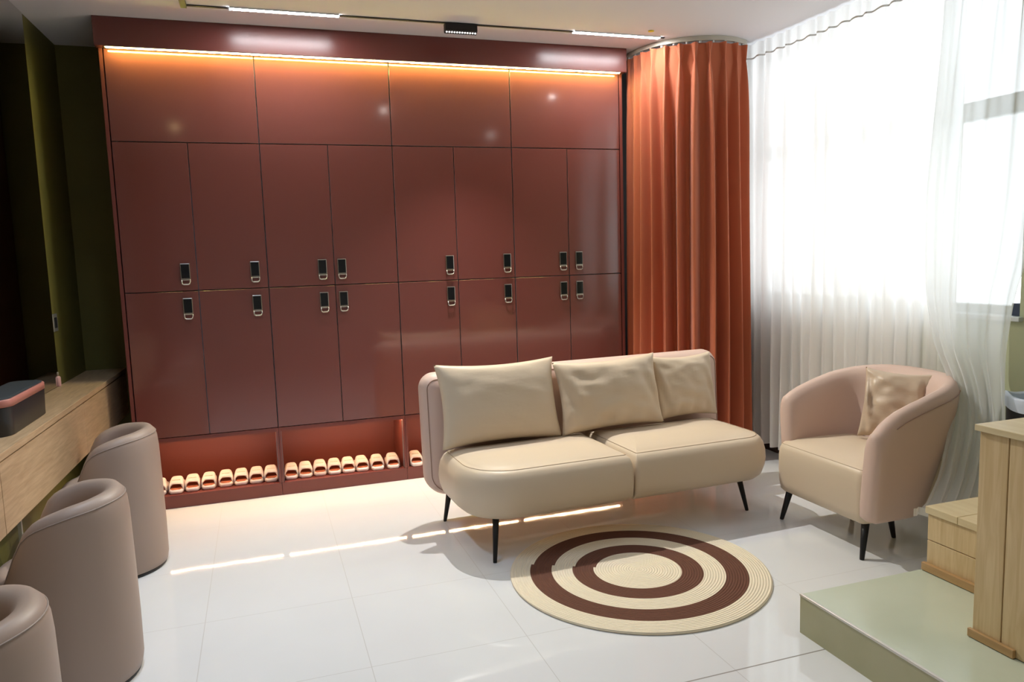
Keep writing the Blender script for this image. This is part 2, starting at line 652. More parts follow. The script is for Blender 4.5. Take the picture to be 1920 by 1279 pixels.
def lockers():
    g = 0.003
    for i in range(4):
        x0, x1 = i * 0.8, (i + 1) * 0.8
        beside = ['beside the wooden counter', 'above white slippers', 'behind the sofa', 'beside the orange curtain'][i]
        u = empty('locker_unit', ((x0 + x1) / 2, 0.3, 0))
        tag(u, f'glossy red-brown locker unit, {ORD[i]} of four, {beside}', 'locker', 'built-in lockers along the wall')
        off = Vector((-(x0 + x1) / 2, -0.3, 0))

        def P(name, bm, m, par=u, smooth=False):
            bmesh.ops.translate(bm, verts=bm.verts, vec=off)
            return obj(name, bm, m, par, smooth)
        e = 0.0008
        bm = bmesh.new()
        t = 0.017
        box(bm, x0 + e, x0 + t, 0.022, 0.60, 0.081, 2.69)
        box(bm, x1 - t, x1 - e, 0.022, 0.60, 0.081, 2.69)
        box(bm, x0 + t, x1 - t, 0.585, 0.60, 0.44, 2.69)
        box(bm, x0 + t, x1 - t, 0.022, 0.585, 2.67, 2.69)
        box(bm, x0 + t, x1 - t, 0.022, 0.585, ZA - 0.009, ZA + 0.009)
        box(bm, x0 + t, x1 - t, 0.022, 0.585, ZB - 0.009, ZB + 0.009)
        box(bm, x0 + DW - .009, x0 + DW + .009, 0.022, 0.585, ZB + 0.009, ZA - 0.009)
        box(bm, x0 + DW - .009, x0 + DW + .009, 0.022, 0.585, 0.44, ZB - 0.009)
        P('carcass', bm, M['edgeband'])
        # slipper niche: dividers, back, top rail, floor
        bm = bmesh.new()
        box(bm, x0 + e, x0 + 0.014, 0.004, 0.0218, 0.081, 0.436)
        box(bm, x1 - 0.014, x1 - e, 0.004, 0.0218, 0.081, 0.436)
        box(bm, x0 + 0.014, x1 - 0.014, 0.004, 0.030, 0.412, 0.436)
        box(bm, x0 + t, x1 - t, 0.030, 0.584, 0.424, 0.4395)
        box(bm, x0 + t, x1 - t, 0.345, 0.36, 0.0815, 0.424)
        box(bm, x0 + t + 0.0002, x0 + t + 0.002, 0.031, 0.3448, 0.0815, 0.424)
        box(bm, x1 - t - 0.002, x1 - t - 0.0002, 0.031, 0.3448, 0.0815, 0.424)
        box(bm, x0 + t + 0.0022, x1 - t - 0.0022, 0.0435, 0.047, 0.4125, 0.4239)  # unseen lip added behind the strip to block its light from the back
        P('niche_lining', bm, M['lacquer_satin'])
        bm = bmesh.new()
        box(bm, x0 + e, x1 - e, 0.003, 0.60, 0.0, 0.0795, 0.001)
        P('plinth', bm, M['lacquer_satin'])
        bm = bmesh.new()
        box(bm, x0 + t + 0.004, x1 - t - 0.004, 0.0335, 0.0425, 0.4080, 0.4235)
        P('led_strip', bm, M['strip_niche'])
        d = P('cabinet_door', door_mesh(x0 + g, x1 - g, ZA + g, ZS), [M['lacquer'], M['edgeband']])
        for k in range(2):
            di = i * 2 + k
            for (za, zb, dz) in ((ZB, ZA, 0.101), (ZC, ZB, -0.104)):
                a, b = x0 + k * DW + (g if k == 0 else g * .8), x0 + (k + 1) * DW - (g if k == 1 else g * .8)
                d = P('locker_door', door_mesh(a, b, za + g, zb - g), [M['lacquer'], M['edgeband']])
                add_lock_local(d, LOCKS[di], ZB + dz, off)
        if i == 0:
            bm = bmesh.new()
            box(bm, -0.022, -0.003, 0.0, 0.60, 0.0, 2.69)
            P('end_panel', bm, M['lacquer_satin'])
        if i == 3:
            bm = bmesh.new()
            box(bm, 3.203, 3.224, 0.0, 0.60, 0.0, 2.69)
            P('end_panel', bm, M['lacquer_satin'])


def add_lock_local(door, x, zc, off):
    n0 = len(door.children)
    add_lock(door, x + off.x, zc)
    for c in door.children:
        c.data.transform(Matrix.Translation((0, off.y, 0)))


def add_lock(door, x, zc):
    w, h = 0.027, 0.050
    zb = zc + 0.012
    bm = bmesh.new()
    box(bm, x - w, x + w, -0.010, -0.0005, zb - h, zb + h, 0.003)
    obj('lock_plate', bm, M['chrome'], door)
    bm = bmesh.new()
    box(bm, x - w + 0.0045, x + w - 0.0045, -0.0125, -0.0102, zb - h + 0.012, zb + h - 0.005, 0.001)
    obj('keypad', bm, M['black_glass'], door)
    bm = bmesh.new()
    zt = zb - h + 0.002
    pts = [(x + w - 0.004, -0.006, zt + 0.004), (x + w - 0.004, -0.010, zt - 0.010), (x + w - 0.006, -0.013, zt - 0.022), (x + w - 0.014, -0.014, zt - 0.026),
           (x - w + 0.014, -0.014, zt - 0.026), (x - w + 0.006, -0.013, zt - 0.022), (x - w + 0.004, -0.010, zt - 0.010), (x - w + 0.004, -0.006, zt + 0.004)]
    tube(bm, pts, 0.004, 8)
    obj('pull_loop', bm, M['chrome'], door, True)


lockers()

# crown over the lockers with its warm strip
bm = bmesh.new()
box(bm, -0.034, 3.236, -0.055, 0.60, 2.6915, CEIL - 0.001, 0.0012, seg=1)
tag(obj('fascia_board', bm, M['crown']), 'red-brown crown fascia running along the top of the lockers to the ceiling', 'fascia')
t = empty('led_strip_light', (1.6, -0.041, 2.683))
tag(t, 'long warm glowing strip light under the locker crown', 'strip light')
bm = bmesh.new()
box(bm, -1.585, 1.59, -0.010, 0.010, 0.0045, 0.008)
obj('channel', bm, M['alu'], t)
bm = bmesh.new()
box(bm, -1.58, 1.585, -0.004, 0.004, 0.0, 0.004)
obj('diffuser', bm, M['strip_top'], t)

# ------------------------------------------------------------------ slippers


def slipper_proto():
    """open-toed slide, toe at local -y, heel at +y"""
    root = empty('slipper', (0, 0, 0))
    L, W = 0.25, 0.0430

    def half(y):   # half width along the length, y 0 (toe) .. 1 (heel)
        return W * interp([(0, .62), (.04, .80), (.12, .95), (.28, 1.0), (.5, .88), (.7, .80), (.88, .78), (.96, .62), (1, .4)], y)
    ts = [0, .02, .06, .12, .2, .3, .4, .5, .6, .7, .8, .9, .96, 1]

    def outline(inset, z):
        a = [(-(half(t) - inset), t * (L - 2 * inset) + inset, z) for t in ts]
        b = [((half(t) - inset), t * (L - 2 * inset) + inset, z) for t in reversed(ts)]
        return a + b
    bm = bmesh.new()
    loft(bm, [outline(.004, 0.0), outline(0, .004), outline(-.001, .016), outline(.001, .023), outline(.005, .025)])
    obj('sole', bm, M['slipper'], root, True)
    bm = bmesh.new()
    loft(bm, [outline(.007, .0252), outline(.008, .0275)])
    obj('insole', bm, M['insole'], root)
    # strap: arch over the forefoot, open towards the toe
    bm = bmesh.new()
    rows = []
    for y in (.042, .046, .055, .068, .082, .096, .112, .118):
        w = half(y / L) + 0.002
        hgt = interp([(.042, .060), (.055, .068), (.082, .077), (.118, .084)], y)
        n = 14
        outer = []
        inner = []
        for i in range(n + 1):
            a = PI * i / n
            cx, sx = math.cos(a), math.sin(a)
            px = -math.copysign(abs(cx) ** 0.5, cx)
            pz = sx ** 0.5
            outer.append((px * w, y - .018 * abs(px) ** 4, 0.008 + pz * (hgt - 0.008)))
            inner.append((px * (w - .008), y - .018 * abs(px) ** 4, 0.008 + pz * (hgt - 0.017)))
        rows.append(outer + inner[::-1])
    loft(bm, rows)
    obj('strap', bm, M['slipper'], root, True)
    # faint print on the strap top
    bm = bmesh.new()
    for k in range(6):
        x = -0.02 + k * 0.008
        box(bm, x - .0022, x + .0022, 0.062, 0.070, 0.069, 0.0745)
    obj('print', bm, M['print'], root)
    return root


def copy_tree(o, parent=None):
    c = o.copy()
    COL.objects.link(c)
    c.parent = parent
    for ch in list(o.children):
        copy_tree(ch, c)
    return c


SLIP = [(0.076, .050, 0), (0.180, .050, 0), (0.273, .063, 0), (0.365, .068, 0), (0.466, .078, 0), (0.557, .074, 0), (0.648, .072, 0), (0.739, .068, 0),
        (0.861, .070, 1), (0.952, .068, 1), (1.043, .074, 1), (1.134, .064, 1), (1.225, .061, 1), (1.316, .059, 1), (1.412, .045, 1), (1.516, .040, 1), (1.672, .030, 2)]
NTH = ['first', 'second', 'third', 'fourth', 'fifth', 'sixth', 'seventh', 'eighth']
sp = slipper_proto()
cnt = [0, 0, 0]
for i, (x, y, nn) in enumerate(SLIP):
    o = sp if i == 0 else copy_tree(sp)
    o.location = (x + (0.008 if i == 0 else 0), y - 0.022, 0.0798)
    o.rotation_euler = (0, 0, random.uniform(-.03, .03))
    k = cnt[nn]
    cnt[nn] += 1
    if nn == 2:
        lab = 'white open-toed slide slipper in the niche just left of the sofa'
    elif i == 0:
        lab = 'white slide slipper mostly hidden behind the farthest stool, at the niche end'
    else:
        lab = f'white open-toed slide slipper, {NTH[k]} from left in the {"left" if nn == 0 else "middle"} lit niche'
    tag(o, lab, 'slipper', 'slippers lined up in the lit niches')

# ------------------------------------------------------------------ sofa


def flat_slab(bm, outline, stations, to3d, mi=0):
    loft(bm, [[to3d(a, b, c) for (a, b) in outline(ins)] for ins, c in stations], mi=mi)


def leg_bm(p_top, p_bot, r0=0.0175, r1=0.010):
    bm = bmesh.new()
    p0, p1 = Vector(p_top), Vector(p_bot)
    tube(bm, [p0, lerp(p0, p1, .5), lerp(p0, p1, .96), p1], [r0, (r0 + r1) / 2, r1, r1 * .9], 14)
    return bm


def seat_cushion(name, x0, x1, y0, y1, radii, z0, z1, root, inner, dome=0.016, mat_=None):
    def O(ins, z=None):
        # the end that butts against the other cushion stays nearly straight and only rolls over at the top
        cut = 0.82 * ins if z is None or z < z1 - .1 else .45 * ins
        a, b = (x0, x1 + cut) if inner > 0 else (x0 - cut, x1)
        return rrect(a, b, y0, y1, radii, ins, 9)
    h = z1 - z0
    st = [(.10, z0), (.055, z0 + .006), (.022, z0 + .035), (.006, z0 + .08), (.0, z0 + h * .48), (.004, z1 - .085), (.014, z1 - .05), (.030, z1 - .025), (.050, z1 - .010),
          (.054, z1 - .0105), (.075, z1 - .002), (.11, z1 + dome * .35), (.16, z1 + dome * .65), (.22, z1 + dome * .85), (.28, z1 + dome)]
    st = [s for s in st if s[0] < min(x1 - x0, y1 - y0) / 2 - .02]
    bm = bmesh.new()
    loft(bm, [[(a, b, z) for a, b in O(i_, z)] for i_, z in st])
    o = obj(name, bm, mat_ or M['beige'], root, True)
    bm = bmesh.new()
    tube(bm, [(a, b, z1 - .0095) for a, b in O(.052, z1)], 0.0022, 6, True)
    obj('piping', bm, M['piping'], o, True)
    return o


def sofa():
    root = empty('sofa', (2.47, -1.19, 0), math.radians(2.4))
    tag(root, 'beige two-seat armless sofa with dusty pink backrest and thin black legs', 'sofa')
    seat_cushion('seat_cushion', -0.885, -0.002, -0.365, 0.262, (.27, .03, .02, .10), 0.197, 0.452, root, 1)
    seat_cushion('seat_cushion', 0.002, 0.890, -0.365, 0.262, (.03, .17, .10, .02), 0.197, 0.452, root, -1)
    # backrest slab
    xa, xb, za, zb = -0.925, 0.985, 0.165, 0.842

    def O(ins):
        return rrect(xa, xb, za, zb, (.13, .13, .085, .085), ins, 9)
    bm = bmesh.new()
    lean = lambda z: 0.06 * (z - .4)
    st = [(.16, -.086), (.09, -.084), (.045, -.072), (.016, -.050), (.002, -.02), (0, .01), (.010, .042), (.035, .066), (.08, .080), (.16, .084)]
    flat_slab(bm, O, st, lambda a, b, c: (a, .345 + c + lean(b), b))
    bk = obj('backrest', bm, M['pink'], root, True)
    bm = bmesh.new()
    tube(bm, [(a, .345 - .064 + lean(b), b) for a, b in O(.030)], 0.0022, 6, True)
    obj('piping', bm, M['piping_pink'], bk, True)
    # legs
    for (xt, yt, xb_, yb_) in ((-.715, -.24, -.752, -.312), (.745, -.20, .783, -.232), (-.79, .30, -.812, .352), (.79, .30, .812, .352)):
        obj('leg', leg_bm((xt, yt, .206), (xb_, yb_, 0.0)), M['black_metal'], root, True)
    return root


sofa()


def pillow(name, w, h, t, seed, m, wr=1.0):
    """knife-edged cushion in local x (width) / z (height), thickness along y, centred on its bottom edge"""
    N = 30
    bm = bmesh.new()
    front, back = {}, {}
    for i in range(N + 1):
        for j in range(N + 1):
            s, q = -1 + 2 * i / N, -1 + 2 * j / N
            s, q = math.sin(s * PI / 2) * .35 + s * .65, math.sin(q * PI / 2) * .35 + q * .65
            x = w / 2 * s * (1 - .075 * (1 - q ** 2) * abs(s) ** 3)
            z = h / 2 * q * (1 - .105 * (1 - s ** 2) * abs(q) ** 3)
            th = t / 2 * (max(0, (1 - s * s) * (1 - q * q))) ** .40
            p = Vector((s * 2.2 + seed * 7.3, q * 2.2, seed))
            edge = 1 - max(abs(s), abs(q)) ** 6
            nz = noise.noise(p * 1.1) * .006 + noise.noise(Vector((p.x * .9 + p.y * 2.4, p.y * .5 - p.x * 1.3, seed))) * .0045
            # creases that radiate from the corners and along the lower edge
            nz += .006 * math.sin(16 * s + 5 * q + seed) * sstep(.45, .95, abs(s)) * (1 - abs(q)) * wr
            nz += .006 * math.sin(15 * s - 3 * q + seed) * sstep(.3, 1, -q) * (1 - abs(s)) * wr
            a = Vector((x, -th + nz * edge * wr, z + h / 2))
            b = Vector((x, th * .8, z + h / 2))
            if i in (0, N) or j in (0, N):
                v = bm.verts.new((x, nz * .3, z + h / 2))
                front[i, j] = back[i, j] = v
            else:
                front[i, j] = bm.verts.new(a)
                back[i, j] = bm.verts.new(b)
    for i in range(N):
        for j in range(N):
            bm.faces.new((front[i, j], front[i + 1, j], front[i + 1, j + 1], front[i, j + 1]))
            bm.faces.new((back[i, j], back[i, j + 1], back[i + 1, j + 1], back[i + 1, j]))
    root = obj(name, bm, m, None, True)
    return root


def place(o, loc, tilt, rz, roll=0.0):
    o.matrix_world = Matrix.Translation(loc) @ Matrix.Rotation(rz, 4, 'Z') @ Matrix.Rotation(tilt, 4, 'X') @ Matrix.Rotation(roll, 4, 'Y')
    loc2, rot, _ = o.matrix_world.decompose()
    o.location = loc2
    o.rotation_euler = rot.to_euler()


p = pillow('cushion', .70, .455, .17, 1.0, M['pillow'], .7)
place(p, (1.945, -1.075, .458), math.radians(-16), math.radians(4.0), math.radians(0.8))
tag(p, 'wide beige leatherette cushion at the left end of the sofa', 'cushion', 'cushions on the sofa')
p = pillow('cushion', .655, .415, .18, 2.3, M['pillow'], 2.0)
place(p, (2.608, -1.065, .465), math.radians(-15), math.radians(2.0), math.radians(-1.0))
tag(p, 'wide beige cushion in the middle of the sofa, creased at its left side', 'cushion', 'cushions on the sofa')
p = pillow('cushion', .43, .385, .13, 3.7, M['pillow'], 1.8)
place(p, (3.125, -0.995, .468), math.radians(-12), math.radians(3.0), math.radians(0))
tag(p, 'small square beige cushion at the right end of the sofa', 'cushion', 'cushions on the sofa')

# ------------------------------------------------------------------ armchair


def armchair():
    root = empty('armchair', (3.34, -1.862, 0), math.radians(0))
    tag(root, 'dusty pink tub armchair with beige seat and black legs', 'armchair')
    Zb = 0.19
    OY = 0.028
    H = [(-.03, .60), (.0, .625), (.04, .668), (.10, .708), (.2, .745), (.32, .78), (.45, .805), (.56, .823), (.66, .83)]

    def plan(t, z):
        k = sstep(.15, .75, z)
        a = lerp(.36, .395, k)
        D = lerp(.40, .665, (max(0, z - .19) / .64) ** .8)
        s0 = lerp(.16, .26, k)
        x0 = 0.0
        if t < .28:
            x = lerp(x0, s0, t / .28)
            return Vector((x, -a - OY, z)), Vector((0, -1, 0))
        if t > .72:
            x = lerp(s0, x0 + .06, (t - .72) / .28)
            return Vector((x, a - OY, z)), Vector((0, 1, 0))
        u = -PI / 2 + PI * (t - .28) / .44
        # superellipse gives a squarer tub
        c, s = math.cos(u), math.sin(u)
        e = .82
        cx, sy = abs(c) ** e, math.copysign(abs(s) ** e, s)
        p = Vector((s0 + (D - s0) * cx, a * sy - OY, z))
        n = Vector((c / (D - s0), s / a, 0)).normalized()
        return p, n
    ts = [0, .04, .08, .13, .18, .23, .28] + [.28 + .44 * k / 22 for k in range(1, 22)] + [.72, .77, .82, .87, .92, .96, 1]

    def ring(t, shrink=1.0, push=0.0):
        x_here = plan(t, .6)[0].x
        h = interp(H, x_here)
        th = .105
        sec = [(.06, Zb), (.012, Zb + .006), (0, Zb + .03), (0, .32), (0, .42), (0, h - .14), (.002, h - .085), (.010, h - .045), (.026, h - .016), (.052, h), (.079, h - .014), (.097, h - .045), (.105, h - .09), (.105, h - .16), (.105, .40), (.105, .34), (.105, .26), (.10, Zb + .01)]
        pts = []
        for d, z in sec:
            p, n = plan(t, z)
            q = p - n * d
            pts.append(q)
        c = sum(pts, Vector()) / len(pts)
        if shrink != 1.0:
            mid = []
            for q, (d, z) in zip(pts, sec):
                dy = (d - .0525) * (shrink - 1)
                p, n = plan(t, z)
                zz = lerp(z, .42 + (z - .42) * (1 - (1 - shrink) * .25), 1)
                mid.append(Vector((q.x - push, q.y, zz)) - n * dy)
            pts = mid
        return pts
    bm = bmesh.new()
    rings = [ring(0, .35, .030), ring(0, .72, .022), ring(0, .93, .010)] + [ring(t) for t in ts] + [ring(1, .93, .010), ring(1, .72, .022), ring(1, .35, .030)]
    loft(bm, rings)
    sh = obj('tub_shell', bm, M['pink'], root, True)
    # seam along the outer top edge
    bm = bmesh.new()
    pts = []
    for t in ts[2:-2]:
        h = interp(H, plan(t, .6)[0].x)
        p, n = plan(t, h - .05)
        pts.append(p - n * .006)
    tube(bm, pts, .0022, 6)
    obj('piping', bm, M['piping_pink'], sh, True)
    # seat
    x0, x1, y0, y1 = -.012, .52, -.316, .328

    def O(ins):
        return rrect(x0, x1, y0, y1, (.055, .055, .06, .06), ins, 8)
    z0, z1 = .155, .432
    st = [(.05, z0), (.03, z0 + .004), (.012, z0 + .02), (.004, z0 + .06), (0, z0 + .13), (.0, z1 - .07), (.006, z1 - .035), (.016, z1 - .012), (.020, z1 - .011), (.034, z1 - .001), (.07, z1 + .012), (.12, z1 + .022), (.18, z1 + .03), (.24, z1 + .034)]
    bm = bmesh.new()
    flat_slab(bm, O, st, lambda a, b, c: (a, b, c))
    se = obj('seat', bm, M['beige'], root, True)
    bm = bmesh.new()
    tube(bm, [(a, b, z1 - .0115) for a, b in O(.018)], .0022, 6, True)
    obj('piping', bm, M['piping'], se, True)
    for (xt, yt, xb_, yb_) in ((.045, -.27, -.006, -.305), (.045, .262, .007, .284), (.31, -.14, .34, -.15), (.31, .12, .34, .13)):
        obj('leg', leg_bm((xt, yt, .172), (xb_, yb_, 0.0), .019, .011), M['black_metal'], root, True)


armchair()
p = pillow('cushion', .325, .365, .13, 5.1, M['pillow_tan'], 2.2)
place(p, (3.745, -1.915, .467), math.radians(-15), math.radians(-90 + 36), math.radians(3))
tag(p, 'small tan satin cushion in the pink armchair', 'cushion')

# ------------------------------------------------------------------ rug
bm = bmesh.new()
R = 0.588
rings = []
for (r, z) in ((R - .003, 0.0008), (R, .004), (R, .009), (R - .004, .012)):
    rings.append([(r * math.cos(2 * PI * k / 128), r * math.sin(2 * PI * k / 128), z) for k in range(128)])
loft(bm, rings)
rug = obj('round_rug', bm, M['rug'])
rug.location = (2.312, -1.885, 0)
rug.rotation_euler = (0, 0, math.radians(-29))
tag(rug, 'round braided rug with cream and dark brown rings in front of the sofa', 'rug')

# ------------------------------------------------------------------ tub stools at the counter


def stool_proto():
    root = empty('tub_stool', (0, 0, 0))
    Ro, th = 0.228, 0.075
    n = 56

    def hgt(a):
        a = abs((a + PI) % (2 * PI) - PI)
        return interp([(0, .692), (.6, .692), (1.2, .682), (1.6, .662), (1.85, .638), (2.0, .600), (2.15, .510), (2.3, .452), (PI, .445)], a)

    def hs(a):   # smoothed
        return sum(hgt(a + d) for d in (-.12, -.06, 0, .06, .12)) / 5
    rings = []
    for k in range(n):
        a = 2 * PI * k / n
        h = hs(a)
        sec = [(Ro - .02, .012), (Ro - .003, .018), (Ro + .003, .05), (Ro + .004, .20), (Ro + .002, .38), (Ro - .002, h - .10), (Ro - .006, h - .05), (Ro - .014, h - .022), (Ro - .030, h - .004), (Ro - .050, h), (Ro - .070, h - .008), (Ro - .086, h - .028), (Ro - .094, h - .06), (Ro - .097, h - .085), (Ro - .097, .34)]
        sec = [(r, max(z, .0)) for r, z in sec]
        rings.append([(r * math.cos(a), r * math.sin(a), z) for r, z in sec])
    bm = bmesh.new()
    vs = [[bm.verts.new(p) for p in r] for r in rings]
    for k in range(n):
        a, b = vs[k], vs[(k + 1) % n]
        for i in range(len(a) - 1):
            bm.faces.new((a[i], a[i + 1], b[i + 1], b[i]))
    sh = obj('tub_shell', bm, M['stool'], root, True)
    bm = bmesh.new()
    pts = []
    for k in range(n):
        a = 2 * PI * k / n
        h = hs(a)
        pts.append(((Ro - .011) * math.cos(a), (Ro - .011) * math.sin(a), h - .028))
    tube(bm, pts, .002, 6, True)
    obj('piping', bm, M['piping_stool'], sh, True)
    bm = bmesh.new()
    rr = []
    for r, z in ((Ro - .096, .33), (Ro - .096, .345), (Ro - .105, .36), (Ro - .13, .37), (.03, .376)):
        rr.append([(r * math.cos(2 * PI * k / 40), r * math.sin(2 * PI * k / 40), z) for k in range(40)])
    loft(bm, rr)
    obj('seat', bm, M['stool'], root, True)
    bm = bmesh.new()
    rr = []
    for r, z in ((Ro - .012, 0.0), (Ro - .008, .004), (Ro - .010, .016)):
        rr.append([(r * math.cos(2 * PI * k / 56), r * math.sin(2 * PI * k / 56), z) for k in range(56)])
    loft(bm, rr)
    obj('base_ring', bm, M['black_plastic'], root, True)
    return root


st = stool_proto()
for i, (x, y, rz, lab) in enumerate(((-0.003, -0.862, .10, 'greige tub stool farthest along the counter, next to the lockers'),
                                     (0.020, -1.925, .04, 'greige tub stool in the middle of the three at the counter'),
                                     (-0.004, -2.90, -.03, 'greige tub stool nearest the camera, cut by the picture edge'))):
    o = st if i == 0 else copy_tree(st)
    o.location = (x, y, 0)
    o.rotation_euler = (0, 0, rz)
    tag(o, lab, 'stool', 'tub stools along the counter')

# ------------------------------------------------------------------ counter, mirror, things on it


def counter():
    root = empty('vanity_counter', (LW_P[0], LW_P[1], 0), LW_A)
    tag(root, 'wall-mounted oak vanity counter with drawer fronts under the mirror', 'counter')
    # local: +x front edge at 0, wall at -0.235, y from 0 towards the camera (-)
    bm = bmesh.new()
    box(bm, -.234, 0.0, -3.9, -0.001, .778, .806, .002)
    obj('worktop', bm, M['oak'], root)
    bm = bmesh.new()
    box(bm, -.234, -.022, -3.89, -0.004, .512, .7775)
    obj('drawer_box', bm, M['dark'], root)
    for a, b in ((-.003, -1.122), (-1.126, -2.362), (-2.366, -3.89)):
        bm = bmesh.new()
        box(bm, -.0215, -.003, b, a, .505, .772, .001, seg=1)
        obj('drawer_front', bm, M['oak'], root)
    for y in (-1.62, -2.36):
        bm = bmesh.new()
        box(bm, -.20, -.185, y - .008, y + .008, 0, .511)
        obj('leg', bm, M['alu'], root)


counter()
m = empty('wall_mirror', (LW_P[0], LW_P[1], 0), LW_A)
tag(m, 'tall frameless wall mirror above the oak counter', 'mirror')
bm = bmesh.new()
box(bm, -.2345, -.229, -4.4, -.655, .808, CEIL - .004)
obj('backing', bm, M['dark'], m)
bm = bmesh.new()
box(bm, -.2288, -.2275, -4.4, -.656, .809, CEIL - .005)
obj('glass', bm, M['mirror'], m)

o = empty('light_switch', (LW_P[0], LW_P[1], 0), LW_A)
tag(o, 'small grey wall socket on the olive wall beside the mirror', 'socket')
bm = bmesh.new()
box(bm, -.2348, -.227, -.648, -.562, 1.115, 1.215, .003)
obj('plate', bm, M['alu'], o)
bm = bmesh.new()
box(bm, -.2268, -.224, -.628, -.582, 1.135, 1.195, .002)
obj('rocker', bm, M['black_plastic'], o)

# cosmetic case on the counter
o = empty('storage_case', (-0.308, -1.165, .806), math.radians(-1))
tag(o, 'black round-cornered storage case with rose rim on the counter', 'case')


def case_outline(ins):
    return rrect(-.075, .075, -.26, .29, (.05, .06, .065, .05), ins, 8)


bm = bmesh.new()
loft(bm, [[(a, b, z) for a, b in case_outline(i)] for i, z in ((.004, 0), (0, .004), (-.004, .115), (-.004, .118))])
obj('body', bm, M['box_black'], o, True)
bm = bmesh.new()
loft(bm, [[(a, b, z) for a, b in case_outline(i)] for i, z in ((-.006, .119), (-.006, .146), (-.004, .149), (.004, .149))])
obj('rim', bm, M['rose'], o, True)
bm = bmesh.new()
loft(bm, [[(a, b, z) for a, b in case_outline(i)] for i, z in ((.003, .1492), (.004, .153), (.012, .156))])
obj('lid', bm, M['box_lid'], o)

o = empty('spray_bottle', (-.372, -.035, .806))
tag(o, 'tiny pink bottle standing at the mirror edge on the counter', 'bottle')
bm = bmesh.new()
tube(bm, [(0, 0, 0), (0, 0, .003), (0, 0, .05), (0, 0, .058)], [.012, .0135, .0135, .008], 16)
obj('body', bm, M['pink_bottle'], o, True)
bm = bmesh.new()
tube(bm, [(0, 0, .0585), (0, 0, .080), (0, 0, .082)], [.006, .006, .004], 12)
obj('cap', bm, M['chrome'], o, True)

# ------------------------------------------------------------------ ceiling track and lights
TY = -0.345
o = empty('ceiling_track', (0, 0, CEIL))
tag(o, 'thin black lighting track on the ceiling in front of the lockers', 'track')
bm = bmesh.new()
for _a, _b in ((.445, .688), (1.273, 2.717), (3.326, 3.36)):
    box(bm, _a, _b, TY - .010, TY + .010, -.006, -.0005)
obj('rail', bm, M['black_metal'], o)
bm = bmesh.new()
box(bm, .445, .475, -4.2, TY - .0102, -.022, -.0005)
obj('side_rail', bm, M['black_metal'], o)
for i, (xa, xb, lab) in enumerate(((.689, 1.272, 'glowing white linear light on the track, above the left lockers'),
                                   (2.718, 3.325, 'glowing white linear light on the track, near the orange curtain'))):
    t = empty('linear_light', ((xa + xb) / 2, TY, CEIL))
    hw = (xb - xa) / 2
    bm = bmesh.new()
    box(bm, -hw, hw, -.020, .020, -.004, -.0006)
    box(bm, -hw, hw, -.020, -.0185, -.0075, -.004)
    box(bm, -hw, hw, .0185, .020, -.0075, -.004)
    obj('housing', bm, M['frame_white'], t)
    bm = bmesh.new()
    box(bm, -hw, hw, -.018, .018, -.0075, -.0042)
    obj('diffuser', bm, M['bar_white'], t)
    tag(t, lab, 'linear light', 'linear lights on the ceiling track')
t = empty('spot_bar', (1.985, TY, CEIL))
tag(t, 'short black track spotlight with a row of twelve small lenses', 'spotlight')
bm = bmesh.new()
pr = [(-.022, -.0065), (.022, -.0065), (.022, -.052), (.008, -.060), (-.022, -.046)]
loft(bm, [[(x, a, b) for a, b in pr] for x in (-.098, .098)])
obj('housing', bm, M['black_metal'], t)
n_ = Vector((0, -.42, -.9)).normalized()
for k in range(12):
    x = -.088 + k * .016
    bm = bmesh.new()
    c = Vector((x, -.007, -.0535))
    cyl(bm, c - n_ * .0005, c + n_ * .0025, .0052, .0052, 12)
    obj('lens', bm, M['spot_white'], t)
ld = bpy.data.lights.new('spot_bar_beam', 'SPOT')      # the light those lenses give
ld.energy = 210
ld.color = (1.0, 0.97, 0.93)
ld.spot_size = math.radians(112)
ld.spot_blend = 0.55
ld.shadow_soft_size = 0.004
lo = bpy.data.objects.new('spot_bar_beam', ld)
lo.location = (1.985, TY - .008, CEIL - .066)
lo.rotation_euler = Vector((0, -.62, -1)).to_track_quat('-Z', 'Y').to_euler()
COL.objects.link(lo)

bm = bmesh.new()
cyl(bm, (0, 0, -.005), (0, 0, -.0005), .018, .018, 20)
o = obj('ceiling_disc', bm, M['yellow'], None, True)
o.location = (3.2, -.463, CEIL)
tag(o, 'small yellow disc on the ceiling near the curtain rail', 'disc')

# ------------------------------------------------------------------ curtains


def catmull(pts, n):
    P = [Vector(p) for p in pts]
    P = [P[0] * 2 - P[1]] + P + [P[-1] * 2 - P[-2]]
    out = []
    segs = len(P) - 3
    for k in range(n + 1):
        u = k / n * segs
        i = min(int(u), segs - 1)
        t = u - i
        a, b, c, d = P[i:i + 4]
        out.append(.5 * ((2 * b) + (c - a) * t + (2 * a - 5 * b + 4 * c - d) * t * t + (3 * b - a - 3 * c + d) * t ** 3))
    return out


class Path:
    def __init__(self, pts, n=300):
        self.p = catmull([(x, y, 0) for x, y in pts], n)
        self.s = [0]
        for a, b in zip(self.p[:-1], self.p[1:]):
            self.s.append(self.s[-1] + (b - a).length)
        self.L = self.s[-1]

    def at(self, s):
        s = max(0, min(self.L, s))
        lo, hi = 0, len(self.s) - 1
        while hi - lo > 1:
            m_ = (lo + hi) // 2
            if self.s[m_] <= s:
                lo = m_
            else:
                hi = m_
        t = (s - self.s[lo]) / max(1e-9, self.s[hi] - self.s[lo])
        d = (self.p[hi] - self.p[lo]).normalized()
        return self.p[lo].lerp(self.p[hi], t), Vector((d.y, -d.x, 0))   # right-hand normal


TRACK = [(3.312, .10), (3.316, -.02), (3.335, -.15), (3.392, -.28), (3.53, -.405), (3.69, -.462), (3.83, -.452), (3.945, -.405)]
ot = Path(TRACK)


